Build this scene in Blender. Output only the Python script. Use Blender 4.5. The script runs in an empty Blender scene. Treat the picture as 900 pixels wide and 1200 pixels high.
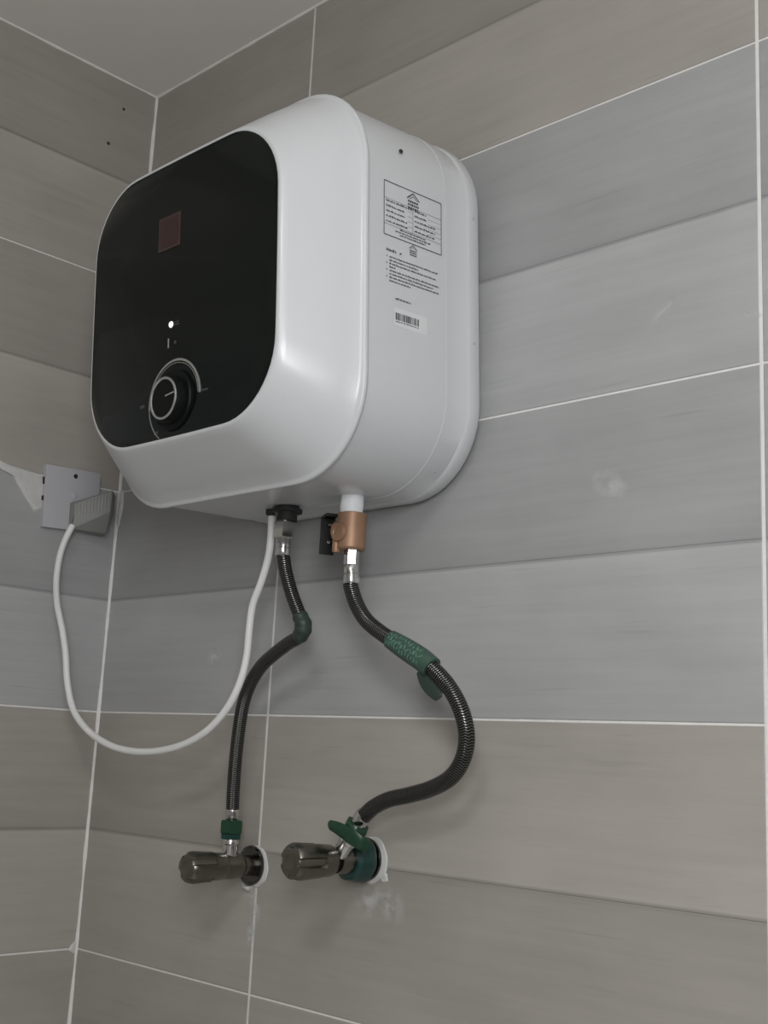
import bpy, bmesh, math, random
from mathutils import Vector, Matrix, noise

SC = bpy.context.scene
COL = SC.collection
PI = math.pi
random.seed(7)

# ------------------------------------------------------------------ camera
cam_data = bpy.data.cameras.new('camera')
cam = bpy.data.objects.new('camera', cam_data)
COL.objects.link(cam)
RIGHT = Vector((0.71941, 0.69286, 0.04892))
DOWN = Vector((-0.10338, 0.17645, -0.97887))
FWD = Vector((-0.68685, 0.69915, 0.19857))
M = Matrix.Identity(4)
for i in range(3):
    M[i][0] = RIGHT[i]; M[i][1] = -DOWN[i]; M[i][2] = -FWD[i]
M.translation = Vector((1.40072, -0.90348, 0.26142))
cam.matrix_world = M
cam_data.sensor_fit = 'VERTICAL'
cam_data.sensor_height = 36.0
cam_data.sensor_width = 27.0
cam_data.lens = 1407.73 / 1200 * 36
cam_data.clip_start = 0.01
SC.camera = cam

# ------------------------------------------------------------------ light and exposure
SC.view_settings.view_transform = 'Standard'
SC.view_settings.look = 'None'
SC.view_settings.gamma = 1.0
SC.view_settings.exposure = 0.0
world = bpy.data.worlds.new('world')
SC.world = world
world.use_nodes = True
world.node_tree.nodes['Background'].inputs[0].default_value = (0.9, 0.95, 1.0, 1)
world.node_tree.nodes['Background'].inputs[1].default_value = 0.05

def area_light(name, loc, target, size, power, color=(1, 1, 1)):
    d = bpy.data.lights.new(name, 'AREA')
    d.shape = 'DISK'; d.size = size; d.energy = power; d.color = color
    o = bpy.data.objects.new(name, d); COL.objects.link(o)
    o.location = loc
    o.rotation_euler = (Vector(target) - Vector(loc)).to_track_quat('-Z', 'Y').to_euler()
    return o
area_light('ceiling_lamp_light', (1.42, -1.38, 1.185), (1.42, -1.38, 0), 0.45, 9.0, (1.0, 0.99, 0.975))
area_light('added_side_light', (1.70, -1.03, 0.54), (0.70, -0.10, 0.52), 0.60, 15.8, (0.97, 0.985, 1.0))  # soft fill added for the heater's right side; no window is built here

# room size
X1R, Y1R, Z0R, Z1R = 1.72, -2.4, -1.2, 1.199

# ------------------------------------------------------------------ node helpers
def new_mat(name):
    m = bpy.data.materials.new(name); m.use_nodes = True
    nt = m.node_tree
    return m, nt, nt.nodes['Principled BSDF']
def simple(name, col, rough=0.5, metal=0.0, noise_amt=0.06, noise_scale=40, bump=0.0, bump_scale=200, coat=0.0, spec=0.5):
    m, nt, b = new_mat(name)
    b.inputs['Roughness'].default_value = rough
    b.inputs['Metallic'].default_value = metal
    b.inputs['Specular IOR Level'].default_value = spec
    if coat: b.inputs['Coat Weight'].default_value = coat; b.inputs['Coat Roughness'].default_value = 0.05
    tc = nt.nodes.new('ShaderNodeTexCoord')
    n = nt.nodes.new('ShaderNodeTexNoise'); n.inputs['Scale'].default_value = noise_scale; n.inputs['Detail'].default_value = 4
    nt.links.new(tc.outputs['Object'], n.inputs['Vector'])
    mx = nt.nodes.new('ShaderNodeMix'); mx.data_type = 'RGBA'
    c = Vector(col)
    mx.inputs['A'].default_value = (*(c * (1 - noise_amt)), 1); mx.inputs['B'].default_value = (*[min(1, q * (1 + noise_amt)) for q in c], 1)
    nt.links.new(n.outputs['Fac'], mx.inputs['Factor'])
    nt.links.new(mx.outputs['Result'], b.inputs['Base Color'])
    if bump:
        n2 = nt.nodes.new('ShaderNodeTexNoise'); n2.inputs['Scale'].default_value = bump_scale; n2.inputs['Detail'].default_value = 5
        nt.links.new(tc.outputs['Object'], n2.inputs['Vector'])
        bp = nt.nodes.new('ShaderNodeBump'); bp.inputs['Strength'].default_value = bump; bp.inputs['Distance'].default_value = 0.002
        nt.links.new(n2.outputs['Fac'], bp.inputs['Height']); nt.links.new(bp.outputs['Normal'], b.inputs['Normal'])
    return m

def tile_material(name, col):
    """printed ceramic: two bands per tile, each darkening towards its lower edge; streaks along the length"""
    m, nt, b = new_mat(name); N = nt.nodes; L = nt.links
    uv = N.new('ShaderNodeUVMap'); sep = N.new('ShaderNodeSeparateXYZ'); L.new(uv.outputs[0], sep.inputs[0])
    info = N.new('ShaderNodeObjectInfo')
    ramp = N.new('ShaderNodeValToRGB'); cr = ramp.color_ramp
    while len(cr.elements) > 1: cr.elements.remove(cr.elements[-1])
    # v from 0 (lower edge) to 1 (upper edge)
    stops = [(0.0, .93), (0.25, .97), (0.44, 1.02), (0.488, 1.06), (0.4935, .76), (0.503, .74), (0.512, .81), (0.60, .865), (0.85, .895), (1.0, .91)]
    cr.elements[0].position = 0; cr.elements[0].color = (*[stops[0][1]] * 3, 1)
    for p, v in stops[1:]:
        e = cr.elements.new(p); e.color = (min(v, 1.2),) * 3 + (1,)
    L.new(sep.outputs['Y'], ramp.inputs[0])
    # offset the noise for every tile
    off = N.new('ShaderNodeVectorMath'); off.operation = 'SCALE'; off.inputs[0].default_value = (37.1, 11.7, 5.3); L.new(info.outputs['Random'], off.inputs['Scale'])
    add = N.new('ShaderNodeVectorMath'); L.new(uv.outputs[0], add.inputs[0]); L.new(off.outputs[0], add.inputs[1])
    mp = N.new('ShaderNodeMapping'); mp.inputs['Scale'].default_value = (3.0, 16, 1); L.new(add.outputs[0], mp.inputs[0])
    n1 = N.new('ShaderNodeTexNoise'); n1.inputs['Scale'].default_value = 1.6; n1.inputs['Detail'].default_value = 6; n1.inputs['Roughness'].default_value = .6
    L.new(mp.outputs[0], n1.inputs['Vector'])
    mp2 = N.new('ShaderNodeMapping'); mp2.inputs['Scale'].default_value = (5.0, 2.5, 1); L.new(add.outputs[0], mp2.inputs[0])
    n2 = N.new('ShaderNodeTexNoise'); n2.inputs['Scale'].default_value = 1.3; n2.inputs['Detail'].default_value = 3
    L.new(mp2.outputs[0], n2.inputs['Vector'])
    def rng(src, lo, hi, a=.3, bb=.7):
        r = N.new('ShaderNodeMapRange'); r.inputs['From Min'].default_value = a; r.inputs['From Max'].default_value = bb
        r.inputs['To Min'].default_value = lo; r.inputs['To Max'].default_value = hi; L.new(src, r.inputs['Value']); return r.outputs[0]
    f1 = rng(n1.outputs['Fac'], .95, 1.05); f2 = rng(n2.outputs['Fac'], .94, 1.06)
    # sparse darker fibres
    mp3 = N.new('ShaderNodeMapping'); mp3.inputs['Scale'].default_value = (9, 60, 1); L.new(add.outputs[0], mp3.inputs[0])
    n3 = N.new('ShaderNodeTexNoise'); n3.inputs['Scale'].default_value = 1.0; n3.inputs['Detail'].default_value = 2; L.new(mp3.outputs[0], n3.inputs['Vector'])
    f3 = rng(n3.outputs['Fac'], 1.0, .90, .66, .78)
    def mul(a, bq):
        q = N.new('ShaderNodeMath'); q.operation = 'MULTIPLY'; L.new(a, q.inputs[0]); L.new(bq, q.inputs[1]); return q.outputs[0]
    s = N.new('ShaderNodeSeparateColor'); L.new(ramp.outputs[0], s.inputs[0])
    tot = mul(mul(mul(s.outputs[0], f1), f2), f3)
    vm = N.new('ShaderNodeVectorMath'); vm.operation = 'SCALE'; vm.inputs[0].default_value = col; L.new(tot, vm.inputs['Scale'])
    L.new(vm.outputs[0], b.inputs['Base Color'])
    b.inputs['Roughness'].default_value = 0.5
    b.inputs['Specular IOR Level'].default_value = 0.35
    bp = N.new('ShaderNodeBump'); bp.inputs['Strength'].default_value = .15; bp.inputs['Distance'].default_value = .001
    L.new(n1.outputs['Fac'], bp.inputs['Height']); L.new(bp.outputs[0], b.inputs['Normal'])
    return m

def braid_material():
    m, nt, b = new_mat('steel_braid'); N = nt.nodes; L = nt.links
    uv = N.new('ShaderNodeUVMap'); sep = N.new('ShaderNodeSeparateXYZ'); L.new(uv.outputs[0], sep.inputs[0])
    def math_(op, a, c):
        q = N.new('ShaderNodeMath'); q.operation = op
        for k, v in enumerate((a, c)):
            if v is None: continue
            if isinstance(v, (int, float)): q.inputs[k].default_value = v
            else: L.new(v, q.inputs[k])
        return q.outputs[0]
    pp = math_('PINGPONG', math_('MULTIPLY', sep.outputs['Y'], 14), 1.0)
    u = math_('MULTIPLY', sep.outputs['X'], 2 * PI / 0.0023)
    pr = math_('SINE', math_('ADD', u, math_('MULTIPLY', pp, 3.2)), None)
    r = N.new('ShaderNodeMapRange'); r.inputs['From Min'].default_value = -.6; r.inputs['From Max'].default_value = .6; L.new(pr, r.inputs['Value'])
    mx = N.new('ShaderNodeMix'); mx.data_type = 'RGBA'; mx.inputs['A'].default_value = (.004, .004, .004, 1); mx.inputs['B'].default_value = (.15, .15, .145, 1)
    L.new(r.outputs[0], mx.inputs['Factor']); L.new(mx.outputs['Result'], b.inputs['Base Color'])
    b.inputs['Metallic'].default_value = .85; b.inputs['Roughness'].default_value = .24
    bp = N.new('ShaderNodeBump'); bp.inputs['Strength'].default_value = .5; bp.inputs['Distance'].default_value = .0006
    L.new(r.outputs[0], bp.inputs['Height']); L.new(bp.outputs[0], b.inputs['Normal'])
    return m

def smear_material():
    m, nt, b = new_mat('cement_smear'); N = nt.nodes; L = nt.links
    b.inputs['Base Color'].default_value = (.72, .72, .71, 1); b.inputs['Roughness'].default_value = .9
    tc = N.new('ShaderNodeTexCoord')
    n = N.new('ShaderNodeTexNoise'); n.inputs['Scale'].default_value = 70; n.inputs['Detail'].default_value = 5; L.new(tc.outputs['Object'], n.inputs['Vector'])
    ln = N.new('ShaderNodeVectorMath'); ln.operation = 'LENGTH'
    uv = N.new('ShaderNodeUVMap'); L.new(uv.outputs[0], ln.inputs[0])
    r1 = N.new('ShaderNodeMapRange'); r1.inputs['From Min'].default_value = 1.0; r1.inputs['From Max'].default_value = .1; L.new(ln.outputs['Value'], r1.inputs['Value'])
    r2 = N.new('ShaderNodeMapRange'); r2.inputs['From Min'].default_value = .40; r2.inputs['From Max'].default_value = .56; L.new(n.outputs['Fac'], r2.inputs['Value'])
    q = N.new('ShaderNodeMath'); q.operation = 'MULTIPLY'; L.new(r1.outputs[0], q.inputs[0]); L.new(r2.outputs[0], q.inputs[1])
    q2 = N.new('ShaderNodeMath'); q2.operation = 'MULTIPLY'; q2.inputs[1].default_value = .55; L.new(q.outputs[0], q2.inputs[0])
    L.new(q2.outputs[0], b.inputs['Alpha'])
    return m

MAT = {}
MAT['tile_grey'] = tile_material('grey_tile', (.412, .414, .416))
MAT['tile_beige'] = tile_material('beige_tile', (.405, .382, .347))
MAT['grout'] = simple('white_grout', (.80, .79, .77), .9, noise_amt=.12, noise_scale=60, bump=.4)
MAT['plaster'] = simple('white_plaster', (.58, .575, .56), .9, noise_amt=.12, noise_scale=90, bump=.6, bump_scale=120)
MAT['ceiling'] = simple('ceiling_paint', (.80, .775, .74), .9, noise_amt=.04, noise_scale=8, bump=.2, bump_scale=60)
MAT['floor'] = simple('floor_tile', (.80, .795, .78), .4, noise_amt=.1, noise_scale=6)
MAT['paint'] = simple('wall_tile_plain', (.55, .545, .535), .5, noise_amt=.06, noise_scale=5)
MAT['white'] = simple('white_enamel', (.63, .642, .658), .30, noise_amt=.01, noise_scale=5, coat=.12)
MAT['white_rim'] = simple('white_plastic_rim', (.86, .86, .86), .3, noise_amt=.01)
MAT['black_glass'] = simple('black_glass', (.004, .0065, .0055), .10, noise_amt=.05, spec=.27)
MAT['black'] = simple('black_plastic', (.006, .007, .006), .5, noise_amt=.1, spec=.2)
MAT['rubber'] = simple('black_rubber', (.02, .02, .02), .7)
MAT['knob'] = simple('black_knob', (.004, .005, .005), .45, spec=.15)
MAT['chrome'] = simple('chrome', (.66, .66, .65), .16, 1.0, noise_amt=.05)
MAT['chrome_dark'] = simple('dull_chrome', (.21, .20, .175), .28, 1.0, noise_amt=.12, noise_scale=60)
MAT['flange'] = simple('dark_flange', (.12, .12, .115), .12, 1.0)
MAT['ring'] = simple('silver_ring', (.62, .63, .63), .3, .9)
MAT['print_grey'] = simple('grey_print', (.30, .31, .31), .5)
MAT['print_dim'] = simple('dim_print', (.06, .065, .065), .5)
MAT['print'] = simple('dark_print', (.055, .058, .065), .7)
MAT['print_soft'] = simple('soft_print', (.20, .205, .215), .7)
MAT['sticker'] = simple('barcode_sticker', (.70, .71, .72), .5, noise_amt=.01)
MAT['badge'] = simple('maroon_badge', (.040, .014, .013), .3)
MAT['badge_edge'] = simple('badge_edge', (.055, .032, .030), .35)
MAT['brass'] = simple('copper_brass', (.34, .20, .125), .5, .4, noise_amt=.1, noise_scale=120)
MAT['ptfe'] = simple('white_thread_tape', (.80, .81, .83), .55, noise_amt=.05, noise_scale=150, bump=.4)
MAT['cord'] = simple('white_cord', (.78, .78, .77), .45, noise_amt=.03)
MAT['green'] = simple('dark_green_plastic', (.010, .048, .023), .4, noise_amt=.2, noise_scale=90)
MAT['teal'] = simple('teal_tape', (.010, .045, .040), .3, noise_amt=.3, noise_scale=90)
MAT['tag'] = simple('green_tag', (.042, .088, .064), .4, noise_amt=.25, noise_scale=120)
MAT['tag_mark'] = simple('pale_green_print', (.12, .26, .19), .5)
MAT['tag_dark'] = simple('green_tag_back', (.028, .045, .035), .5, noise_amt=.2)
MAT['socket'] = simple('socket_plastic', (.47, .47, .50), .4, noise_amt=.02)
MAT['plug'] = simple('grey_plug', (.21, .21, .20), .5, noise_amt=.06)
MAT['plug_rib'] = simple('plug_rib', (.33, .33, .32), .5, noise_amt=.06)
MAT['screw'] = simple('dark_screw', (.05, .05, .05), .4, .6)
MAT['hole'] = simple('dark_hole', (.03, .025, .02), .9)
MAT['braid'] = braid_material()
MAT['smear'] = smear_material()
m, nt, b = new_mat('indicator_glow')
b.inputs['Base Color'].default_value = (.9, .95, 1, 1); b.inputs['Emission Color'].default_value = (.93, 1, .98, 1); b.inputs['Emission Strength'].default_value = .9
MAT['led'] = m

# ------------------------------------------------------------------ object helpers
def thing(name, label, cat, loc=(0, 0, 0), rot=(0, 0, 0), group=None):
    o = bpy.data.objects.new(name, None); COL.objects.link(o)
    o.empty_display_size = .02
    o.location = loc; o.rotation_euler = rot
    o['label'] = label; o['category'] = cat
    if group: o['group'] = group
    return o
def finish(bm, name, mat, parent=None, label=None, sharp=0.6, recalc=True):
    if recalc: bmesh.ops.recalc_face_normals(bm, faces=bm.faces)
    bm.normal_update()
    for f in bm.faces: f.smooth = True
    for e in bm.edges:
        if len(e.link_faces) == 2 and e.calc_face_angle(0) > sharp: e.smooth = False
    me = bpy.data.meshes.new(name); bm.to_mesh(me); bm.free()
    o = bpy.data.objects.new(name, me); COL.objects.link(o)
    mats = mat if isinstance(mat, (list, tuple)) else [mat]
    for q in mats: me.materials.append(MAT[q])
    if parent is not None: o.parent = parent
    if label: o['label'] = label
    return o
def loft(bm, rings, cap=True, mi=0):
    vs = [[bm.verts.new(p) for p in r] for r in rings]
    n = len(vs[0])
    for a, c in zip(vs[:-1], vs[1:]):
        for i in range(n):
            f = bm.faces.new((a[i], a[(i + 1) % n], c[(i + 1) % n], c[i])); f.material_index = mi
    if cap:
        bm.faces.new(list(reversed(vs[0]))).material_index = mi; bm.faces.new(vs[-1]).material_index = mi
    return vs
def box(bm, x0, x1, y0, y1, z0, z1, bev=0, mat=None):
    vs = [bm.verts.new((x, y, z)) for x in (x0, x1) for y in (y0, y1) for z in (z0, z1)]
    fs = []
    for q in ((0, 1, 3, 2), (4, 6, 7, 5), (0, 4, 5, 1), (2, 3, 7, 6), (0, 2, 6, 4), (1, 5, 7, 3)):
        fs.append(bm.faces.new([vs[k] for k in q]))
    if mat is not None: bmesh.ops.transform(bm, matrix=mat, verts=vs)
    if bev:
        es = list({e for f in fs for e in f.edges})
        bmesh.ops.bevel(bm, geom=es, offset=bev, segments=2, affect='EDGES', profile=.6)
    return vs
def basis(axis):
    a = Vector(axis).normalized()
    t = Vector((0, 0, 1)) if abs(a.z) < .9 else Vector((1, 0, 0))
    u = a.cross(t).normalized(); v = a.cross(u).normalized()
    return a, u, v
def lathe(bm, origin, axis, prof, n=28, cap=True, shape=None, mi=0):
    """prof: (distance along axis, radius); shape(theta) scales the radius"""
    a, u, v = basis(axis); o = Vector(origin)
    rings = []
    for d, r in prof:
        ring = []
        for k in range(n):
            t = 2 * PI * k / n
            s = shape(t, d) if shape else 1
            ring.append(o + a * d + (u * math.cos(t) + v * math.sin(t)) * r * s)
        rings.append(ring)
    return loft(bm, rings, cap, mi)
def hexprism(bm, origin, axis, prof, phase=0.0):
    a, u, v = basis(axis); o = Vector(origin)
    rings = [[o + a * d + (u * math.cos(phase + PI / 3 * k) + v * math.sin(phase + PI / 3 * k)) * r for k in range(6)] for d, r in prof]
    loft(bm, rings)
def catmull(pts, n):
    P = [Vector(p) for p in pts]
    P = [P[0] * 2 - P[1]] + P + [P[-1] * 2 - P[-2]]
    out = []
    for i in range(1, len(P) - 2):
        for k in range(n):
            t = k / n
            a, b_, c, d = P[i - 1], P[i], P[i + 1], P[i + 2]
            out.append(.5 * ((2 * b_) + (c - a) * t + (2 * a - 5 * b_ + 4 * c - d) * t * t + (3 * b_ - a - 3 * c + d) * t ** 3))
    out.append(P[-2])
    return out
def frames(pts):
    T = []
    for i in range(len(pts)):
        T.append((pts[min(i + 1, len(pts) - 1)] - pts[max(i - 1, 0)]).normalized())
    u = basis(T[0])[1]; F = []
    for t in T:
        u = (u - t * u.dot(t)).normalized(); F.append((t, u, t.cross(u)))
    return F
def tube(bm, pts, r, n=16, cap=True):
    F = frames(pts); rings = []
    for i, (p, (t, u, v)) in enumerate(zip(pts, F)):
        rr = r(i / (len(pts) - 1)) if callable(r) else r
        rings.append([p + (u * math.cos(2 * PI * k / n) + v * math.sin(2 * PI * k / n)) * rr for k in range(n)])
    vs = loft(bm, rings, cap)
    uvl = bm.loops.layers.uv.verify()
    d = [0]
    for a, c in zip(pts[:-1], pts[1:]): d.append(d[-1] + (c - a).length)
    idx = {}
    for i, r_ in enumerate(vs):
        for k, q in enumerate(r_): idx[q] = (i, k)
    for f in bm.faces:
        if len(f.verts) != 4: continue
        ks = [idx[l.vert][1] for l in f.loops if l.vert in idx]
        wrap = (0 in ks) and (n - 1 in ks)
        for l in f.loops:
            if l.vert not in idx: continue
            i, k = idx[l.vert]
            if wrap and k == 0: k = n
            l[uvl].uv = (d[i], k / n)
    return vs
def rrect(hw, hh, r, n=10, cx=0, cz=0, m=6, bulge=0.0):
    """rounded rectangle in (x, z): corner segments n, side segments m, slight outward bulge of the sides"""
    out = []
    cs = [(hw - r, hh - r, 0), (-hw + r, hh - r, PI / 2), (-hw + r, -hh + r, PI), (hw - r, -hh + r, 1.5 * PI)]
    for q in range(4):
        x, z, a = cs[q]
        for k in range(n + 1):
            t = a + PI / 2 * k / n
            out.append([x + r * math.cos(t), z + r * math.sin(t)])
        nx, nz, na = cs[(q + 1) % 4]
        p0 = Vector(out[-1]); p1 = Vector((nx + r * math.cos(na), nz + r * math.sin(na)))
        for k in range(1, m):
            out.append(list(p0.lerp(p1, k / m)))
    if bulge:
        for p in out:
            p[0] *= 1 + bulge * (1 - (p[1] / hh) ** 2) / hw if abs(p[0]) > .3 * hw else 1
            p[1] *= 1 + bulge * (1 - (p[0] / hw) ** 2) / hh if abs(p[1]) > .3 * hh else 1
    return [(cx + x, cz + z) for x, z in out]

# ------------------------------------------------------------------ the setting
def struct(name, bm, mat, parent=None):
    o = finish(bm, name, mat, parent)
    if parent is None: o['kind'] = 'structure'
    return o
bm = bmesh.new(); box(bm, -.1, X1R + .1, Y1R - .1, .1, Z0R - .1, Z0R); struct('floor', bm, 'floor')
bm = bmesh.new(); box(bm, -.1, X1R + .1, Y1R - .1, .1, Z1R, Z1R + .1); struct('ceiling', bm, 'ceiling')
bm = bmesh.new(); box(bm, -.1, X1R + .1, .001, .1, Z0R, Z1R); wall_back = struct('wall_back', bm, 'grout')
bm = bmesh.new(); box(bm, -.1, -.001, Y1R, .001, Z0R, Z1R); wall_left = struct('wall_left', bm, 'grout')
bm = bmesh.new(); box(bm, X1R, X1R + .1, Y1R, .001, Z0R, Z1R); struct('wall_right', bm, 'paint')
bm = bmesh.new(); box(bm, -.1, X1R + .1, Y1R - .1, Y1R, Z0R, Z1R); struct('wall_front', bm, 'paint')

TILE_CACHE = {}
def tile_mesh(w, h, flip, hue):
    """a tile in (x, z), face at y = 0 and back at y = .001, with bevelled rim and a fine recessed line across its middle"""
    key = (round(w, 4), round(h, 4), flip, hue)
    if key in TILE_CACHE: return TILE_CACHE[key]
    bm = bmesh.new(); uvl = bm.loops.layers.uv.verify()
    c = .0007
    prof = [(0, .0011), (0, .0004), (c, 0), (h / 2 - .0009, 0), (h / 2, .0006), (h / 2 + .0006, 0), (h - c, 0), (h, .0004), (h, .0011)]
    rows = []
    for z, y in prof:
        inset = 0 if y > .0003 else c
        e = y if y > .0003 else .0
        rows.append([bm.verts.new((0, max(y, .0004), z)), bm.verts.new((c, y, z)), bm.verts.new((w - c, y, z)), bm.verts.new((w, max(y, .0004), z))])
    for a, d in zip(rows[:-1], rows[1:]):
        for k in range(3): bm.faces.new((a[k], a[k + 1], d[k + 1], d[k]))
    for f in bm.faces:
        for l in f.loops:
            v = l.vert.co.z / h
            l[uvl].uv = ((w - l.vert.co.x) if flip else l.vert.co.x, 1 - v if flip else v)
    bm.normal_update()
    for f in bm.faces: f.smooth = False
    me = bpy.data.meshes.new('tile'); bm.to_mesh(me); bm.free()
    me.materials.append(MAT[hue])
    TILE_CACHE[key] = me
    return me
G = .0034
rows_z = [k * .3 for k in range(-4, 4)]
def hue_back(z): return 'tile_grey' if .25 < z < .85 else 'tile_beige'
def hue_left(z): return 'tile_grey' if .25 < z < .55 else 'tile_beige'
cols_back = [(0.0, .3442), (.3442, .9484), (.9484, 1.5526), (1.5526, X1R)]
for z in rows_z:
    for i, (a, c) in enumerate(cols_back):
        flip = (z == 0 and i == 1) or (z < -.05 and (i + int(round(z / .3))) % 2 == 0)
        gz = .0022
        w = c - a - G; h = .3 - gz
        if z > .85: h = .299 - gz
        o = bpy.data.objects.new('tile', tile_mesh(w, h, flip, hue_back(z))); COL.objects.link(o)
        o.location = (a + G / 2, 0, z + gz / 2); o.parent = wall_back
cols_left = [(0.0, .52), (.52, 1.12), (1.12, 1.72), (1.72, 2.4)]
for z in rows_z:
    for i, (a, c) in enumerate(cols_left):
        gz = .0022; w = c - a - G; h = (.299 if z > .85 else .3) - gz
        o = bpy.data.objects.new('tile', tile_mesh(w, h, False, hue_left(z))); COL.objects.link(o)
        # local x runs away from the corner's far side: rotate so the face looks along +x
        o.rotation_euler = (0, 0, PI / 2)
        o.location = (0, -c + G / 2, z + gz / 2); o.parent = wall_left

def bead(name, p0, p1, r, amp, seed, parent=None):
    """an uneven hand-smoothed line of grout"""
    bm = bmesh.new(); a = Vector(p0); c = Vector(p1); n = max(8, int((c - a).length / .012))
    pts = [a.lerp(c, k / n) for k in range(n + 1)]
    rr = lambda t: r * (1 + amp * noise.noise(Vector((seed, t * (c - a).length * 30, 0))) * 2)
    tube(bm, pts, rr, 8)
    return struct(name, bm, 'grout', parent)
bead('trim_1', (.0004, -.0004, Z0R), (.0004, -.0004, Z1R), .0026, .35, 1.3)
bead('trim_2', (.0, -.0004, Z1R), (X1R, -.0004, Z1R), .0022, .3, 5.1)
bead('trim_3', (.0004, 0, Z1R), (.0004, Y1R, Z1R), .0022, .3, 9.7)

def lump(name, mat, parent, pts, thick, plane, res_seed=0, edge=.35):
    """irregular daub on a wall; pts outline in wall coordinates; plane 'back' (x,z) or 'left' (y,z)"""
    bm = bmesh.new()
    cx = sum(p[0] for p in pts) / len(pts); cz = sum(p[1] for p in pts) / len(pts)
    # densify outline
    dense = []
    for p, q in zip(pts, pts[1:] + pts[:1]):
        for k in range(4): dense.append((p[0] + (q[0] - p[0]) * k / 4, p[1] + (q[1] - p[1]) * k / 4))
    def to3(a, b_, d): return (a, -d, b_) if plane == 'back' else (d, a, b_)
    rings = []
    for s, d in ((1.0, 0.0), (.93, .6), (.7, .9), (.35, 1.0)):
        ring = []
        for k, (a, b_) in enumerate(dense):
            j = 1 + .08 * noise.noise(Vector((a * 90, b_ * 90, res_seed)))
            ring.append(to3(cx + (a - cx) * s * j, cz + (b_ - cz) * s * j, thick * d * (1 + .5 * noise.noise(Vector((a * 60, b_ * 60, res_seed + s * 3)))) - .0002))
        rings.append(ring)
    loft(bm, rings)
    return finish(bm, name, mat, parent)
lump('plaster_patch', 'plaster', wall_left, [(-.1915, .6087), (-.1695, .6044), (-.1224, .6005), (-.1100, .5900), (-.1100, .5563), (-.1263, .5494), (-.1433, .5678), (-.1661, .5961), (-.1902, .5990)], .0035, 'left', 3, )
lump('plaster_patch', 'plaster', wall_back, [(.001, .605), (.010, .600), (.011, .575), (.006, .552), (.001, .548)], .003, 'back', 8)
lump('plaster_patch', 'plaster', wall_left, [(-.0015, -.008), (-.012, -.002), (-.010, .004), (-.0015, .012)], .002, 'left', 11)
for (y, z, r) in ((-.0734, 1.0944, .0028), (-.0543, 1.1562, .0024)):
    bm = bmesh.new(); lathe(bm, (-.0003, y, z), (1, 0, 0), [(0, r), (.0006, r * .9), (.0007, r * .4)], 10); finish(bm, 'nail_hole', 'hole', wall_left)
def smear(x, z, w, h, ang):
    bm = bmesh.new(); uvl = bm.loops.layers.uv.verify()
    n = 20; ca, sa = math.cos(ang), math.sin(ang)
    c = bm.verts.new((x, -.00035, z)); ring = []
    for k in range(n):
        t = 2 * PI * k / n; a, b_ = w * math.cos(t), h * math.sin(t)
        ring.append(bm.verts.new((x + a * ca - b_ * sa, -.0003, z + a * sa + b_ * ca)))
    for k in range(n):
        f = bm.faces.new((c, ring[k], ring[(k + 1) % n]))
        for l in f.loops:
            if l.vert is c: l[uvl].uv = (0, 0)
            else:
                t = 2 * PI * ring.index(l.vert) / n; l[uvl].uv = (math.cos(t), math.sin(t))
    finish(bm, 'cement_smear', 'smear', wall_back, recalc=False)
smear(.8524, .6671, .020, .006, .75); smear(.7998, .5132, .030, .015, -.5); smear(.9395, .644, .012, .004, -.2)
smear(.345, .095, .016, .030, .1); smear(.340, .06, .012, .030, 0); smear(.2365, .368, .025, .012, .1); smear(.548, .118, .030, .020, -.3); smear(.52, .118, .025, .02, .3)

# ------------------------------------------------------------------ the water heater (local: back plane y = 0, front -y, bottom z = 0)
heater = thing('water_heater', 'white square electric water heater with black glass front, hung on the tiled wall', 'water heater', (.4565, -.003, .510), (.065, 0, 0))
CZ = .205
def ring_at(y, hw, hh, r, bulge=0.0, cz=CZ, cx=0):
    return [(x, y, z) for x, z in rrect(hw, hh, r, 12, cx, cz, 8, bulge)]
# main jacket
bm = bmesh.new()
loft(bm, [ring_at(-.164, .1935, .1920, .092), ring_at(-.0525, .1955, .1940, .092)])
finish(bm, 'jacket', 'white', heater)
# rear shell: tapering band, a fold, then the flange against the wall
bm = bmesh.new()
loft(bm, [ring_at(-.0535, .1958, .1943, .092), ring_at(-.0505, .1958, .1943, .092), ring_at(-.0220, .1952, .1936, .0917), ring_at(-.0200, .1961, .1944, .092),
          ring_at(-.0170, .1967, .1950, .092), ring_at(-.0060, .1966, .1949, .092), ring_at(-.0020, .1950, .1935, .091), ring_at(0, .191, .1895, .089)])
finish(bm, 'rear_shell', 'white', heater, sharp=.5)
# front cover: rolled bead at the seam, a sloping collar up to the glass
bm = bmesh.new()
PH = (.1455, .1395)                                              # half size of the panel opening
rings = [ring_at(-.1610, .1915, .1900, .092), ring_at(-.1615, .1955, .1941, .0925), ring_at(-.1635, .1966, .1952, .0925), ring_at(-.1660, .1965, .1951, .0925),
         ring_at(-.1672, .1957, .1943, .0923), ring_at(-.1676, .1942, .1927, .092), ring_at(-.1700, .1918, .1899, .0908)]
for t in (.2, .4, .6, .8, .93):
    rings.append(ring_at(-.170 - (.2305 - .170) * t, .1918 + (.1535 - .1918) * t ** 1.10, .1899 + (.1468 - .1899) * t ** 1.10, .0905 + (.073 - .0905) * t, .0015 * t))
rings += [ring_at(-.2322, .1520, .1455, .072, .002), ring_at(-.2336, .1500, .1437, .071, .002), ring_at(-.2338, .1478, .1416, .070, .002), ring_at(-.2330, .1468, .1406, .0695, .002)]
loft(bm, rings)
finish(bm, 'front_cover', 'white', heater, sharp=.9)
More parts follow.
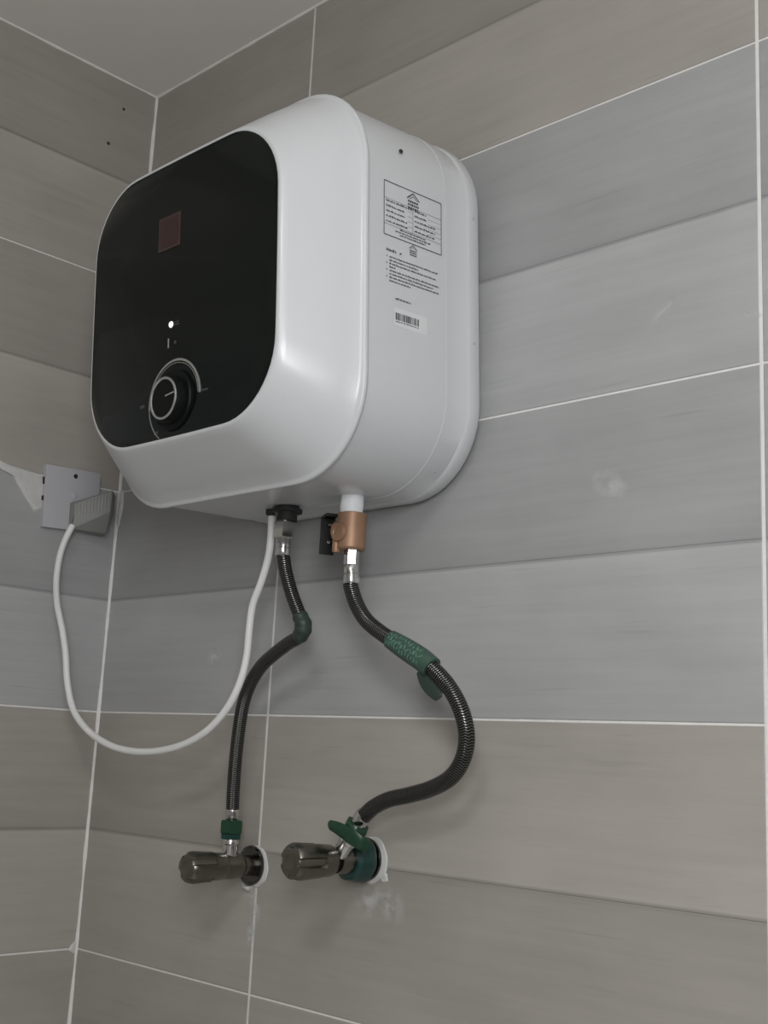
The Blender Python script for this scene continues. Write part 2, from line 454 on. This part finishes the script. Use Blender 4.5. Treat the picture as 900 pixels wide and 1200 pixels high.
# glass
bm = bmesh.new()
loft(bm, [ring_at(-.2325, .1478, .1416, .0697, .002), ring_at(-.2340, .1478, .1416, .0697, .002), ring_at(-.2343, .1474, .1412, .0695, .002)])
glass = finish(bm, 'glass_panel', 'black_glass', heater)
PY = -.2345
def flat_quad(bm, p0, p1, p2, p3, mi=0):
    f = bm.faces.new([bm.verts.new(p) for p in (p0, p1, p2, p3)]); f.material_index = mi
def panel_box(bm, x0, x1, z0, z1, t=.0003):
    box(bm, x0, x1, PY - t, PY + .0006, z0, z1)
# badge
bm = bmesh.new(); panel_box(bm, -.0338, .0022, .2565, .2920, .0006); badge = finish(bm, 'badge', 'badge_edge', heater)
bm = bmesh.new(); box(bm, -.0306, -.0010, PY - .0009, PY, .2597, .2888); finish(bm, 'badge_face', 'badge', badge)
# indicator lamp and the print beside and under it
bm = bmesh.new(); lathe(bm, (-.0085, PY + .001, .1760), (0, -1, 0), [(0, .0033), (.0012, .0033), (.0020, .0026), (.0023, .0013)], 16)
finish(bm, 'indicator_lamp', 'led', heater)
bm = bmesh.new()
panel_box(bm, -.0035, .0050, .1738, .1750); panel_box(bm, -.0035, .0040, .1765, .1775)
finish(bm, 'panel_print', 'print_dim', glass)
bm = bmesh.new(); panel_box(bm, -.0128, -.0113, .1525, .1622); finish(bm, 'panel_print', 'print_grey', glass)
bm = bmesh.new(); lathe(bm, (-.0008, PY + .0004, .1562), (0, -1, 0), [(0, .0018), (.0007, .0018)], 14); finish(bm, 'panel_print', 'print_dim', glass)
# dial scale: arc of silver with a second hairline, thinning towards its lower left end
def arc_strip(bm, cx, cz, r0f, r1f, a0, a1, n=60, t=.0004):
    prev = None
    for k in range(n + 1):
        q = k / n; a = a0 + (a1 - a0) * q; r0 = r0f(q); r1 = r1f(q)
        pts = [(cx + r0 * math.cos(a), PY + .0005, cz + r0 * math.sin(a)), (cx + r0 * math.cos(a), PY - t, cz + r0 * math.sin(a)),
               (cx + r1 * math.cos(a), PY - t, cz + r1 * math.sin(a)), (cx + r1 * math.cos(a), PY + .0005, cz + r1 * math.sin(a))]
        cur = [bm.verts.new(p) for p in pts]
        if prev:
            for i in range(4): bm.faces.new((prev[i], prev[(i + 1) % 4], cur[(i + 1) % 4], cur[i]))
        else: bm.faces.new(cur)
        prev = cur
    bm.faces.new(list(reversed(prev)))
DX, DZ = .0008, .0968
bm = bmesh.new()
arc_strip(bm, DX, DZ, lambda q: .0410 - .0012 * (1 - q) - .0004, lambda q: .0421, math.radians(2), math.radians(185), 60)
arc_strip(bm, DX, DZ, lambda q: .0377, lambda q: .0383, math.radians(4), math.radians(150), 50)
finish(bm, 'dial_scale', 'ring', heater)
bm = bmesh.new()
arc_strip(bm, DX, DZ, lambda q: .0412, lambda q: .0419, math.radians(185), math.radians(236), 24)
finish(bm, 'dial_scale', 'print_grey', heater)
for (x, z, w, h) in ((.0430, .0985, .0115, .0018), (-.0565, .0980, .0075, .0030), (-.0310, .0670, .0065, .0030)):
    bm = bmesh.new()
    for k in range(4): panel_box(bm, x + w * k / 4, x + w * (k + .72) / 4, z, z + h)
    finish(bm, 'scale_print', 'print_dim', glass)
# dial knob
bm = bmesh.new()
lathe(bm, (DX, PY + .001, DZ), (0, -1, 0), [(0, .031), (.0035, .0305), (.005, .029), (.0052, .0245), (.0125, .0232), (.0142, .0222)], 48)
knob = finish(bm, 'dial_knob', 'knob', heater)
bm = bmesh.new()
def torus_ring(bm, c, axis, R, r, n=48, m=8):
    a, u, v = basis(axis); rings = []
    for k in range(n):
        t = 2 * PI * k / n; d = u * math.cos(t) + v * math.sin(t)
        rings.append([Vector(c) + d * (R + r * math.cos(2 * PI * j / m)) + a * r * math.sin(2 * PI * j / m) for j in range(m)])
    vs = [[bm.verts.new(p) for p in r_] for r_ in rings]
    for k in range(n):
        for j in range(m):
            bm.faces.new((vs[k][j], vs[(k + 1) % n][j], vs[(k + 1) % n][(j + 1) % m], vs[k][(j + 1) % m]))
torus_ring(bm, (DX, PY - .0130, DZ), (0, -1, 0), .0200, .0014)
finish(bm, 'knob_ring', 'ring', knob)
bm = bmesh.new()
box(bm, DX + .004, DX + .0175, PY - .0139, PY - .0125, DZ + .0005, DZ + .0018, 0, Matrix.Translation((DX, 0, DZ)) @ Matrix.Rotation(-.12, 4, 'Y') @ Matrix.Translation((-DX, 0, -DZ)))
finish(bm, 'knob_pointer', 'print_grey', knob)
# ---- print on the right-hand side (x = const plane)
SX = .1957
def side_x(y): return .1935 + (y + .164) / .1115 * .002 + .0003
def side_quad(bm, y0, z0, y1, z1, mi=0):
    f = bm.faces.new([bm.verts.new((side_x(y), y, z)) for y, z in ((y0, z0), (y1, z0), (y1, z1), (y0, z1))]); f.material_index = mi
def side_bar(bm, ya, za, yb, zb, w, mi=0):
    d = Vector((yb - ya, zb - za)).normalized(); nrm = Vector((-d.y, d.x)) * w / 2
    f = bm.faces.new([bm.verts.new((side_x(p[0]), p[0], p[1])) for p in ((ya + nrm.x, za + nrm.y), (ya - nrm.x, za - nrm.y), (yb - nrm.x, zb - nrm.y), (yb + nrm.x, zb + nrm.y))]); f.material_index = mi
rl = random.Random(3)
def text_row(bm, y0, y1, z, h, mi=0):
    """unreadable small print: short strokes grouped into words"""
    y = y0
    while y < y1 - .0008:
        w = min(rl.uniform(.0022, .0062), y1 - y)
        x = y
        while x < y + w - .0004:
            s = rl.uniform(.0005, .0009); hh = h * rl.choice((.7, .7, 1.0))
            side_quad(bm, x, z, min(x + s, y + w), z + hh, mi); x += s + .00018
        y += w + .0007
def house_icon(bm, y, z, s):
    side_bar(bm, y - .0078 * s, z + .001 * s, y, z + .0068 * s, .0011 * s); side_bar(bm, y, z + .0068 * s, y + .0078 * s, z + .001 * s, .0011 * s)
    side_bar(bm, y - .0050 * s, z + .0008 * s, y, z + .0040 * s, .0006 * s); side_bar(bm, y, z + .0040 * s, y + .0050 * s, z + .0008 * s, .0006 * s)
    for k in range(3):
        zz = z - .0030 * s * k - .0016 * s
        q = y - .0068 * s
        while q < y + .0062 * s:
            w = rl.uniform(.0014, .0028) * s; side_quad(bm, q, zz - .0007 * s, min(q + w, y + .0068 * s), zz + .0012 * s); q += w + .0006 * s
YL, YR, ZT, ZB = -.1402, -.0602, .2963, .2428
bm = bmesh.new()
for a in ((YL, ZT, YR, ZT), (YL, ZB, YR, ZB)): side_bar(bm, *a, .0009)
for a in ((YL, ZB, YL, ZT), (YR, ZB, YR, ZT)): side_bar(bm, *a, .0009)
house_icon(bm, -.1003, .2868, 1.1)
for k in range(5):
    z = .2763 - .0051 * k
    text_row(bm, -.1375, (-.108, -.113, -.112, -.109, -.108)[k] if k else -.1000, z, .0019)
    text_row(bm, -.0985, (-.082, -.082, -.069, -.069, -.070)[k], z, .0019)
for k, (a, c) in enumerate(((-.119, -.083), (-.125, -.076), (-.119, -.083))): text_row(bm, a, c, .2515 - .0027 * k, .0017)
n_dark = len(bm.faces)
for k in range(6):
    z = .2795 - .0051 * k
    if k in (0, 5): side_bar(bm, YL, z - .0003, YR, z - .0003, .0004, 1)
    else: side_bar(bm, -.108, z - .0003, -.1010, z - .0003, .0003, 1); side_bar(bm, -.079, z - .0003, YR, z - .0003, .0003, 1)
side_bar(bm, -.1008, .2792, -.1008, .2540, .0005, 1)
finish(bm, 'rating_label', ['print', 'print_soft'], heater, recalc=False)
bm = bmesh.new()
text_row(bm, -.1370, -.1235, .2272, .0028); side_bar(bm, -.1190, .2275, -.1165, .2295, .0012)
house_icon(bm, -.1003, .2368, .72)
for k, e in enumerate((-.0650, -.0935, -.0680, -.1245, -.0635, -.0720, -.0630, -.1040)):
    text_row(bm, -.1330, e, .2212 - .00335 * k, .0018)
    if k in (0, 2, 4, 6): side_quad(bm, -.1368, .2212 - .00335 * k, -.1358, .2229 - .00335 * k)
text_row(bm, -.1248, -.1040, .1818, .0023)
finish(bm, 'warning_print', 'print', heater, recalc=False)
bm = bmesh.new()
for p in ((-.1265, .1560, -.0810, .1740),):
    bm.faces.new([bm.verts.new((side_x(y) - .0001, y, z)) for y, z in ((p[0], p[1]), (p[2], p[1]), (p[2], p[3]), (p[0], p[3]))])
sticker = finish(bm, 'barcode_sticker', 'sticker', heater, recalc=False)
bm = bmesh.new(); y = -.1243
while y < -.0935:
    w = rl.choice((.0006, .0009, .0014, .0019)); side_quad(bm, y, .1622, min(y + w, -.0925), .1692); y += w + rl.choice((.0005, .0007, .0010))
text_row(bm, -.1243, -.0925, .1601, .0013)
finish(bm, 'barcode', 'print', sticker, recalc=False)
# screws on the jacket
for (y, z, r) in ((-.115, .3338, .0022),):
    bm = bmesh.new(); lathe(bm, (.1915, y, z), (1, 0, .45), [(0, r), (.0016, r), (.0022, r * .6)], 12); finish(bm, 'jacket_screw', 'screw', heater)
for (x, y, z) in ((.1967, -.0115, .2950), (.1967, -.0115, .1630), (.163, -.034, .0335)):
    bm = bmesh.new(); lathe(bm, (x - .001, y, z), (1, 0, -.9 if z < .1 else 0), [(0, .0016), (.0013, .0016), (.0017, .0008)], 10); finish(bm, 'jacket_screw', 'socket', heater)
# hanging bracket between the shell and the wall
bm = bmesh.new(); box(bm, -.10, .10, -.004, .022, .335, .365); finish(bm, 'wall_bracket', 'chrome_dark', heater)

# world-space parts under the heater are given in heater coordinates through the inverse of its placement
HM = Matrix.Translation((.4565, -.003, .510)) @ Matrix.Rotation(.065, 4, 'X')
HI = HM.inverted()
def to_heater(bm): bmesh.ops.transform(bm, matrix=HI, verts=bm.verts)
XL, XRR, YP = .4445, .5460, -.080
bm = bmesh.new()
lathe(bm, (XL + .003, YP, .5185), (0, 0, -1), [(0, .0120), (.0045, .0120), (.0050, .0160), (.0088, .0160), (.0092, .0110), (.0180, .0110)], 28)
to_heater(bm); finish(bm, 'pipe_gasket', 'rubber', heater, 'black rubber gasket around the left pipe')
bm = bmesh.new()
lathe(bm, (XL, YP, .5110), (0, 0, -1), [(0, .0106), (.001, .0112), (.002, .0106), (.003, .0112), (.004, .0106), (.005, .0112), (.006, .0100), (.0120, .0100)], 24)
to_heater(bm); finish(bm, 'pipe_stub', 'chrome_dark', heater)
bm = bmesh.new(); lathe(bm, (.4195, -.0775, .5190), (0, 0, -1), [(0, .0068), (.0075, .0068), (.0090, .0055)], 20)
to_heater(bm); finish(bm, 'cable_gland', 'rubber', heater)
bm = bmesh.new()
lathe(bm, (XRR, YP, .5190), (0, 0, -1), [(0, .0108), (.002, .0117), (.007, .0115), (.0130, .0118), (.0190, .0114), (.0225, .0100), (.0235, .008)], 28,
      shape=lambda t, d: 1 + .025 * math.sin(5 * t + d * 900))
to_heater(bm); finish(bm, 'thread_tape', 'ptfe', heater, 'white sealing tape wound around the right outlet')

# ------------------------------------------------------------------ brass safety valve
sv = thing('safety_valve', 'brass safety valve with black lever under the heater, above the right hose', 'valve', (XRR, YP, .4605))
def local(bm, o): bmesh.ops.transform(bm, matrix=o.matrix_basis.inverted(), verts=bm.verts)
bm = bmesh.new()
lathe(bm, (XRR + .0015, YP, .4985), (0, 0, -1), [(0, .0125), (.001, .0147), (.0360, .0147), (.0378, .0130)], 32)
local(bm, sv); finish(bm, 'valve_body', 'brass', sv)
AX = Vector((-.05, -1, 0)).normalized()
bm = bmesh.new()
lathe(bm, (XRR, YP, .4770), AX, [(.006, .0095), (.0165, .0095), (.0180, .0088), (.0182, .0062), (.0174, .0055)], 28)
local(bm, sv); finish(bm, 'valve_boss', 'brass', sv)
bp = Vector((XRR, YP, .4805)) + Vector((-1, -.25, 0)).normalized() * .0
bm = bmesh.new(); lathe(bm, (XRR, YP - .002, .4800), (-1, -.15, .0), [(.006, .0112), (.0145, .0112), (.0160, .010)], 24); local(bm, sv); finish(bm, 'valve_boss', 'brass', sv)
bm = bmesh.new(); lathe(bm, (.5385, -.0915, .4735), (0, 0, -1), [(0, .0036), (.0015, .0041), (.0145, .0041), (.0160, .0034), (.0160, .0022), (.011, .0022)], 18); local(bm, sv); finish(bm, 'relief_spout', 'brass', sv)
# lever: bracket bent at the top, plate hanging down
LR = Matrix.Translation((.5155, -.083, .497)) @ Matrix.Rotation(math.radians(62), 4, 'Z')
bm = bmesh.new()
box(bm, -.0075, .0075, -.0015, .0015, -.0385, 0, .0006, LR)
box(bm, -.0060, .0060, -.0150, .0015, -.0015, .0018, .0006, LR)
local(bm, sv); lever = finish(bm, 'lever', 'black', sv)
bm = bmesh.new(); a = LR @ Vector((.001, .0012, -.0255)); ax = LR.to_3x3() @ Vector((0, 1, 0))
lathe(bm, a, -ax, [(0, .0016), (.0035, .0016), (.0042, .0008)], 12); lathe(bm, a - ax * .0, ax, [(0, .0016), (.0010, .0016), (.0016, .0008)], 12)
local(bm, sv); finish(bm, 'lever_screw', 'chrome', lever)
bm = bmesh.new(); lathe(bm, (.5265, -.084, .4880), (-.9, -.1, .1), [(-.006, .0026), (.006, .0026), (.008, .0018)], 12); local(bm, sv); finish(bm, 'lever_pivot', 'chrome_dark', sv)
bm = bmesh.new(); lathe(bm, (.5345, -.080, .4975), (0, 0, 1), [(-.004, .0022), (.0045, .0022), (.0055, .0012)], 10); local(bm, sv); finish(bm, 'lever_pin', 'chrome_dark', sv)

# ------------------------------------------------------------------ hoses
Lp = [(.4450, -.08, .4644), (.4458, -.0793, .4599), (.4486, -.077, .4446), (.4559, -.0736, .4229), (.4649, -.0703, .4031), (.4710, -.068, .3895), (.4640, -.0662, .3790), (.4448, -.0641, .3723), (.4208, -.0613, .3623), (.3962, -.0583, .3493), (.3755, -.0549, .3305), (.3622, -.0516, .3094), (.3529, -.0474, .2817), (.3448, -.0425, .2493), (.3389, -.0377, .2169), (.3362, -.0345, .192)]
Rp = [(.5505, -.08, .4275), (.5510, -.0798, .4235), (.5583, -.0782, .4065), (.5706, -.0761, .3905), (.5904, -.0739, .3771), (.6149, -.0714, .3643), (.6426, -.0685, .3495), (.6654, -.0656, .3321), (.6805, -.063, .313), (.6881, -.0601, .2934), (.6881, -.0573, .2753), (.68, -.0545, .2577), (.6641, -.0519, .2434), (.638, -.0489, .2329), (.6097, -.0471, .2259), (.5844, -.046, .2205), (.5634, -.045, .212), (.5469, -.044, .2003)]
def hose(label, path, r):
    o = thing('flexible_hose', label, 'hose', path[0], group=None)
    pts = catmull(path, 8)
    bm = bmesh.new(); tube(bm, pts, r, 20); local(bm, o)
    finish(bm, 'braided_tube', 'braid', o)
    return o, pts
hl, ptsL = hose('black braided hose with a sharp kink, hanging from the left heater pipe', Lp, .0073)
hr, ptsR = hose('black braided hose with a green printed tag, curving down from the brass valve', Rp, .0077)
def part(o, name, mat, build, label=None, sharp=.6):
    bm = bmesh.new(); build(bm); local(bm, o); return finish(bm, name, mat, o, label, sharp)
# left hose ends
part(hl, 'hex_nut', 'chrome', lambda bm: hexprism(bm, (XL, YP, .4995), (0, 0, -1), [(0, .0105), (.0008, .0118), (.0168, .0118), (.0180, .0105)], .35), 'chrome hexagon nut at the upper end')
part(hl, 'ferrule', 'chrome', lambda bm: lathe(bm, (XL, YP, .4817), (0, 0, -1), [(0, .0075), (.001, .0080), (.0095, .0080), (.0100, .0070), (.0108, .0070), (.0113, .0082), (.0175, .0082), (.0185, .0076)], 28))
dL = (ptsL[-1] - ptsL[-6]).normalized()
e = ptsL[-1]
part(hl, 'ferrule', 'chrome', lambda bm: lathe(bm, e - dL * .004, dL, [(0, .0076), (.001, .0079), (.0060, .0079), (.0064, .0070), (.0072, .0070), (.0076, .0078), (.0150, .0066)], 28))
VX, VY, VZ = .3365, -.0345, .135
part(hl, 'end_nut', 'green', lambda bm: hexprism(bm, (VX, VY, .1835), (0, 0, -1), [(0, .0118), (.001, .0132), (.0130, .0132), (.0142, .0120)], .2), 'dark green nut at the lower end')
part(hl, 'end_collar', 'teal', lambda bm: hexprism(bm, (VX, VY, .1692), (0, 0, -1), [(0, .0112), (.0005, .0120), (.0050, .0120), (.0056, .0110)], .2))
# wrap at the kink
kp = [p for p in ptsL[33:50]]
part(hl, 'kink_wrap', 'tag_dark', lambda bm: tube(bm, kp, lambda t: .0079 + .0012 * math.sin(t * PI) + .0004 * math.sin(t * 23), 18), 'dark green plastic wrap at the kink')
# right hose ends
part(hr, 'hex_nut', 'chrome', lambda bm: hexprism(bm, (XRR + .0035, YP, .4612), (0, 0, -1), [(0, .0068), (.0006, .0076), (.0150, .0076), (.0160, .0068)], .72), 'bright chrome hexagon nut at the upper end')
part(hr, 'ferrule', 'chrome', lambda bm: lathe(bm, (XRR + .0037, YP, .4455), (.08, 0, -1), [(0, .0074), (.001, .0080), (.0088, .0080), (.0094, .0072), (.0102, .0072), (.0107, .0084), (.0175, .0086), (.0190, .0080)], 28))
dR = (ptsR[-1] - ptsR[-8]).normalized(); eR = ptsR[-1]
V2 = Vector((.5150, -.0440, .1580)); OUT = (eR - V2).normalized()
part(hr, 'ferrule', 'chrome', lambda bm: lathe(bm, eR + OUT * .006, -OUT, [(0, .0080), (.001, .0085), (.008, .0085), (.0085, .0076), (.0165, .0076)], 28))
part(hr, 'end_nut', 'green', lambda bm: hexprism(bm, V2 + OUT * .0455, -OUT, [(0, .0115), (.001, .0128), (.0120, .0128), (.0132, .0115)], .3), 'dark green nut at the lower end')
# strap of green tape trailing across the nut
def strap(bm):
    c = V2 + OUT * .039
    # flat curled band lying across the outlet on the room side, from upper left to lower right
    P = [c + Vector(q) for q in ((-.0225, -.0140, .0050), (-.0176, -.0160, .0030), (-.0095, -.0175, .0018), (-.0008, -.0180, -.0005), (.0060, -.0180, -.0028), (.0125, -.0175, -.0054), (.0205, -.0130, -.0107), (.0235, -.0040, -.0146))]
    P = catmull(P, 4); prev = None; W = [.0030, .0052, .0060, .0068, .0074, .0076, .0070, .0055]
    for i, p in enumerate(P):
        t = i / (len(P) - 1) * 7; k = min(int(t), 6); w = W[k] + (W[k + 1] - W[k]) * (t - k)
        d = Vector((.45, 0, .89))
        nrm = Vector((0, -1, 0)) if t < 4.5 else Vector((.8, -.6, 0))
        ring = []
        for j in range(8):
            a = 2 * PI * j / 8
            ring.append(bm.verts.new(p + d * w * math.cos(a) + nrm * .0018 * math.sin(a)))
        if prev:
            for j in range(8): bm.faces.new((prev[j], prev[(j + 1) % 8], ring[(j + 1) % 8], ring[j]))
        else: bm.faces.new(ring)
        prev = ring
    bm.faces.new(list(reversed(prev)))
part(hr, 'tape_strap', 'green', strap, 'green tape strap folded over the lower nut')
# paper tag wound around the hose: sleeve and tail
i0, i1 = 36, 52
tp = ptsR[i0:i1]
def sleeve(bm): tube(bm, tp, lambda t: .0092 + .0010 * math.sin(t * 3) + .0012 * t, 20)
tag = part(hr, 'tag', 'tag', sleeve, 'green printed tag wrapped around the hose')
def tag_tail(bm):
    a = ptsR[48] + Vector((.0, -.006, -.009)); rings = []
    for k in range(8):
        t = k / 7
        p = a + Vector((.000 + .017 * t, .004 + .006 * t, .002 - .027 * t))
        w = .0098 * math.sin(PI * (.25 + .62 * t)) + .0006
        d = Vector((.80, .15, .57))
        rings.append([p + d * w * math.cos(2 * PI * j / 8) + Vector((.1, -1, .1)).normalized() * .0010 * math.sin(2 * PI * j / 8) for j in range(8)])
    loft(bm, rings)
part(hr, 'tag_tail', 'tag_dark', tag_tail)
def tag_print(bm):
    F = frames(tp); rt = random.Random(5)
    camdir = Vector((.80, -.75, -.1)).normalized()
    for row in (-.55, .0, .5):
        s = 1.5
        while s < len(tp) - 4:
            ln = rt.uniform(.6, 1.5)
            for st in range(2):
                i = int(s + st * .5); p = tp[i]; t, u, v = F[i]
                n0 = (camdir - t * camdir.dot(t)).normalized(); side = t.cross(n0)
                ang = row + rt.uniform(-.12, .12)
                R_ = .0092 + .0010 * math.sin(i / (len(tp) - 1) * 3) + .0012 * i / (len(tp) - 1) + .00025
                q = []
                slant = rt.uniform(-.0015, .0015)
                for da, dt in ((-.16, -.0005), (-.16, .0005), (.16, .0005), (.16, -.0005)):
                    d = n0 * math.cos(ang + da) + side * math.sin(ang + da)
                    q.append(bm.verts.new(p + d * R_ + t * (dt + slant * da / .16)))
                bm.faces.new(q)
            s += ln
bm = bmesh.new(); tag_print(bm); bmesh.ops.transform(bm, matrix=hr.matrix_basis.inverted(), verts=bm.verts)
finish(bm, 'tag_print', 'tag_mark', tag, recalc=False)

# ------------------------------------------------------------------ angle valves on the wall
def flute(nf, depth):
    def f(t, d):
        s = math.cos(nf * t)
        return 1 - depth * max(0, -s) ** .6 if d < 0 else 1
    return f
def angle_valve(label, x, z, dy, out, knob_r, knob0, knob1, phase):
    o = thing('angle_valve', label, 'valve', (x, 0, z), group=None)
    A = Vector((0, -1, 0)); c = Vector((x, 0, z))
    bm = bmesh.new()
    lathe(bm, c, A, [(-.0002, .0205), (.003, .0215), (.0045, .0212), (.0052, .0196), (.0040, .0185), (.0032, .0125)], 36); local(bm, o)
    finish(bm, 'wall_flange', 'flange', o, 'shiny wall flange')
    bm = bmesh.new()
    lathe(bm, c, A, [(.002, .0112), (.018, .0112), (.020, .0130), (.0225, .0138), (.040, .0138), (.0425, .0128), (.046, .0128)], 32); local(bm, o)
    finish(bm, 'valve_body', 'chrome_dark', o)
    bm = bmesh.new()
    lathe(bm, c + A * dy, out, [(.008, .0085), (.0225, .0085), (.0235, .0092), (.0290, .0092), (.0310, .0080)], 24); local(bm, o)
    finish(bm, 'outlet', 'chrome', o)
    # fluted knob
    bm = bmesh.new(); L = knob1 - knob0
    def shp(t, d):
        q = (d - knob0) / L
        amt = 0 if q < .34 else .16
        s = math.cos(4 * (t + phase))
        k = 1 - amt * (1 if s < -.55 else 0)
        return k
    n = 64
    lathe(bm, c, A, [(knob0, knob_r * .80), (knob0 + .003, knob_r * .88), (knob0 + L * .33, knob_r * .92), (knob0 + L * .345, knob_r * .97), (knob0 + L * .5, knob_r * .99), (knob0 + L * .84, knob_r * 1.04),
                     (knob0 + L * .93, knob_r * .98), (knob0 + L * .985, knob_r * .84), (knob1, knob_r * .70)], n, shape=shp); local(bm, o)
    kn = finish(bm, 'knob', 'chrome_dark', o, sharp=.5)
    bm = bmesh.new(); lathe(bm, c, A, [(knob1 - .001, knob_r * .52), (knob1 + .0004, knob_r * .50), (knob1 + .0006, knob_r * .42), (knob1 + .0002, knob_r * .38)], 28); local(bm, o)
    finish(bm, 'knob_cap', 'chrome_dark', kn)
    return o
v1 = angle_valve('dull chrome angle valve under the kinked hose, green nut above it', .3365, .135, .0345, Vector((0, 0, 1)), .0163, .043, .0925, .3)
v2 = angle_valve('dull chrome angle valve with teal tape behind its knob, under the curving hose', .5150, .158, .0440, OUT, .0175, .053, .106, .75)
def teal_wrap(bm):
    c = Vector((.5150, 0, .158))
    lathe(bm, c, (0, -1, 0), [(.0074, .0150), (.0085, .0215), (.012, .0225), (.020, .0218), (.027, .0205), (.030, .0165), (.030, .0139)], 36, shape=lambda t, d: 1 + .03 * math.sin(3 * t + d * 200) + .02 * math.sin(7 * t))
part(v2, 'tape_wrap', 'teal', teal_wrap, 'dark teal tape wound around the valve body')
# plaster squeezed out behind the flanges
def ring_lump(x, z, r0, seed, parent=wall_back):
    bm = bmesh.new()
    lathe(bm, (x, 0, z), (0, -1, 0), [(-.0003, r0 * 1.12), (.0012, r0 * 1.06), (.002, r0 * .9), (.002, r0 * .5)], 40, shape=lambda t, d: 1 + .10 * noise.noise(Vector((math.cos(t) * 2 + seed, math.sin(t) * 2, 0))))
    finish(bm, 'plaster_patch', 'plaster', parent)
ring_lump(.3400, .134, .0200, 2.2); ring_lump(.5200, .1575, .0212, 6.4)
lump('plaster_patch', 'plaster', wall_back, [(.322, .117), (.332, .112), (.340, .113), (.335, .107), (.325, .109)], .006, 'back', 15)
lump('plaster_patch', 'plaster', wall_back, [(.535, .150), (.543, .146), (.545, .139), (.538, .137), (.530, .141)], .0015, 'back', 21)

# ------------------------------------------------------------------ socket on the left wall
SY, SZ = -.0765, .5755
so = thing('wall_socket', 'pale square wall socket on the left wall beside a torn plaster patch', 'socket', (0, SY, SZ), (.05, 0, 0))
bm = bmesh.new()
box(bm, -.0002, .0095, -.0420, .0400, -.0425, .0405, .0018); finish(bm, 'face_plate', 'socket', so)
for (y, z, r) in ((.0015, .0305, .0032),):
    bm = bmesh.new(); lathe(bm, (.009, y, z), (1, 0, 0), [(0, r), (.0007, r), (.0010, r * .7)], 16); finish(bm, 'plate_screw', 'screw', so)
bm = bmesh.new(); lathe(bm, (.009, .0005, .0035), (1, 0, 0), [(0, .0052), (.0008, .0050), (.0013, .0036)], 20); finish(bm, 'screw_cover', 'socket', so)
for (z, h) in ((.019, .0045), (-.004, .003)):
    bm = bmesh.new(); box(bm, .001, .006, -.0432, -.0420, z - h, z + h); finish(bm, 'side_slot', 'hole', so)

# ------------------------------------------------------------------ power cord with plug
Cp = [(.4193, -.0775, .5092), (.42, -.0771, .4857), (.4164, -.0762, .4628), (.4065, -.0751, .4385), (.3936, -.0741, .4134), (.3896, -.073, .3858), (.3874, -.0722, .3583), (.382, -.0746, .3308), (.3666, -.0772, .3032), (.3389, -.0799, .2789), (.3029, -.0824, .2631), (.2596, -.0848, .2542), (.2137, -.0875, .2522), (.1677, -.0901, .2579), (.1235, -.0928, .2737), (.0911, -.0954, .2976), (.0761, -.0984, .3307), (.0705, -.1013, .3642), (.061, -.104, .3962), (.0437, -.1047, .4293), (.0279, -.1002, .4615), (.0225, -.0957, .4938), (.0265, -.0923, .5165), (.0300, -.0860, .5360)]
pc = thing('power_cord', 'white power cord looping from heater to a grey ribbed plug in the wall socket', 'cord', Cp[0])
cp = catmull(Cp, 6)
bm = bmesh.new(); tube(bm, cp, .0041, 14); local(bm, pc); finish(bm, 'cord', 'cord', pc)
# plug: a wedge-shaped moulding standing out from the plate
TL, TR, BR = Vector((.0195, -.0800, .5675)), Vector((.0460, -.0412, .5895)), Vector((.0448, -.0408, .5600))
fn = (TR - TL).cross(BR - TL).normalized()
if fn.dot(Vector((1, -1, 0))) < 0: fn = -fn
BL = Vector((.0210, -.0800, .5490)); BL -= fn * fn.dot(BL - TL)
def plug_body(bm):
    x0 = .0098
    vs = [bm.verts.new(p) for p in ((x0, -.0815, .5690), (x0, -.0270, .5880), (x0, -.0270, .5330), (x0, -.0800, .5330), TL, TR, BR, BL,
          (.0165, -.0790, .5335), (.0290, -.0345, .5335), (.0370, -.0300, .5850), (.0360, -.0300, .5580))]
    bmesh.ops.convex_hull(bm, input=vs)
    loose = [v for v in bm.verts if not v.link_faces]
    bmesh.ops.delete(bm, geom=loose, context='VERTS')
    bmesh.ops.dissolve_limit(bm, angle_limit=.03, verts=bm.verts, edges=bm.edges)
    bmesh.ops.bevel(bm, geom=list(bm.edges), offset=.0010, segments=2, affect='EDGES', profile=.6)
plug = part(pc, 'plug', 'plug', plug_body, 'grey ribbed plug', .5)
for k in range(11):
    t = (k + .6) / 11.4
    a = TL.lerp(TR, t); c = BL.lerp(BR, t)
    a = a.lerp(c, .06); c = a.lerp(c, .95)
    bm = bmesh.new(); tube(bm, [a + fn * .0002, a.lerp(c, .5) + fn * .0005, c + fn * .0002], .0009, 6)
    bmesh.ops.transform(bm, matrix=pc.matrix_basis.inverted(), verts=bm.verts)
    finish(bm, 'rib', 'plug_rib', plug)
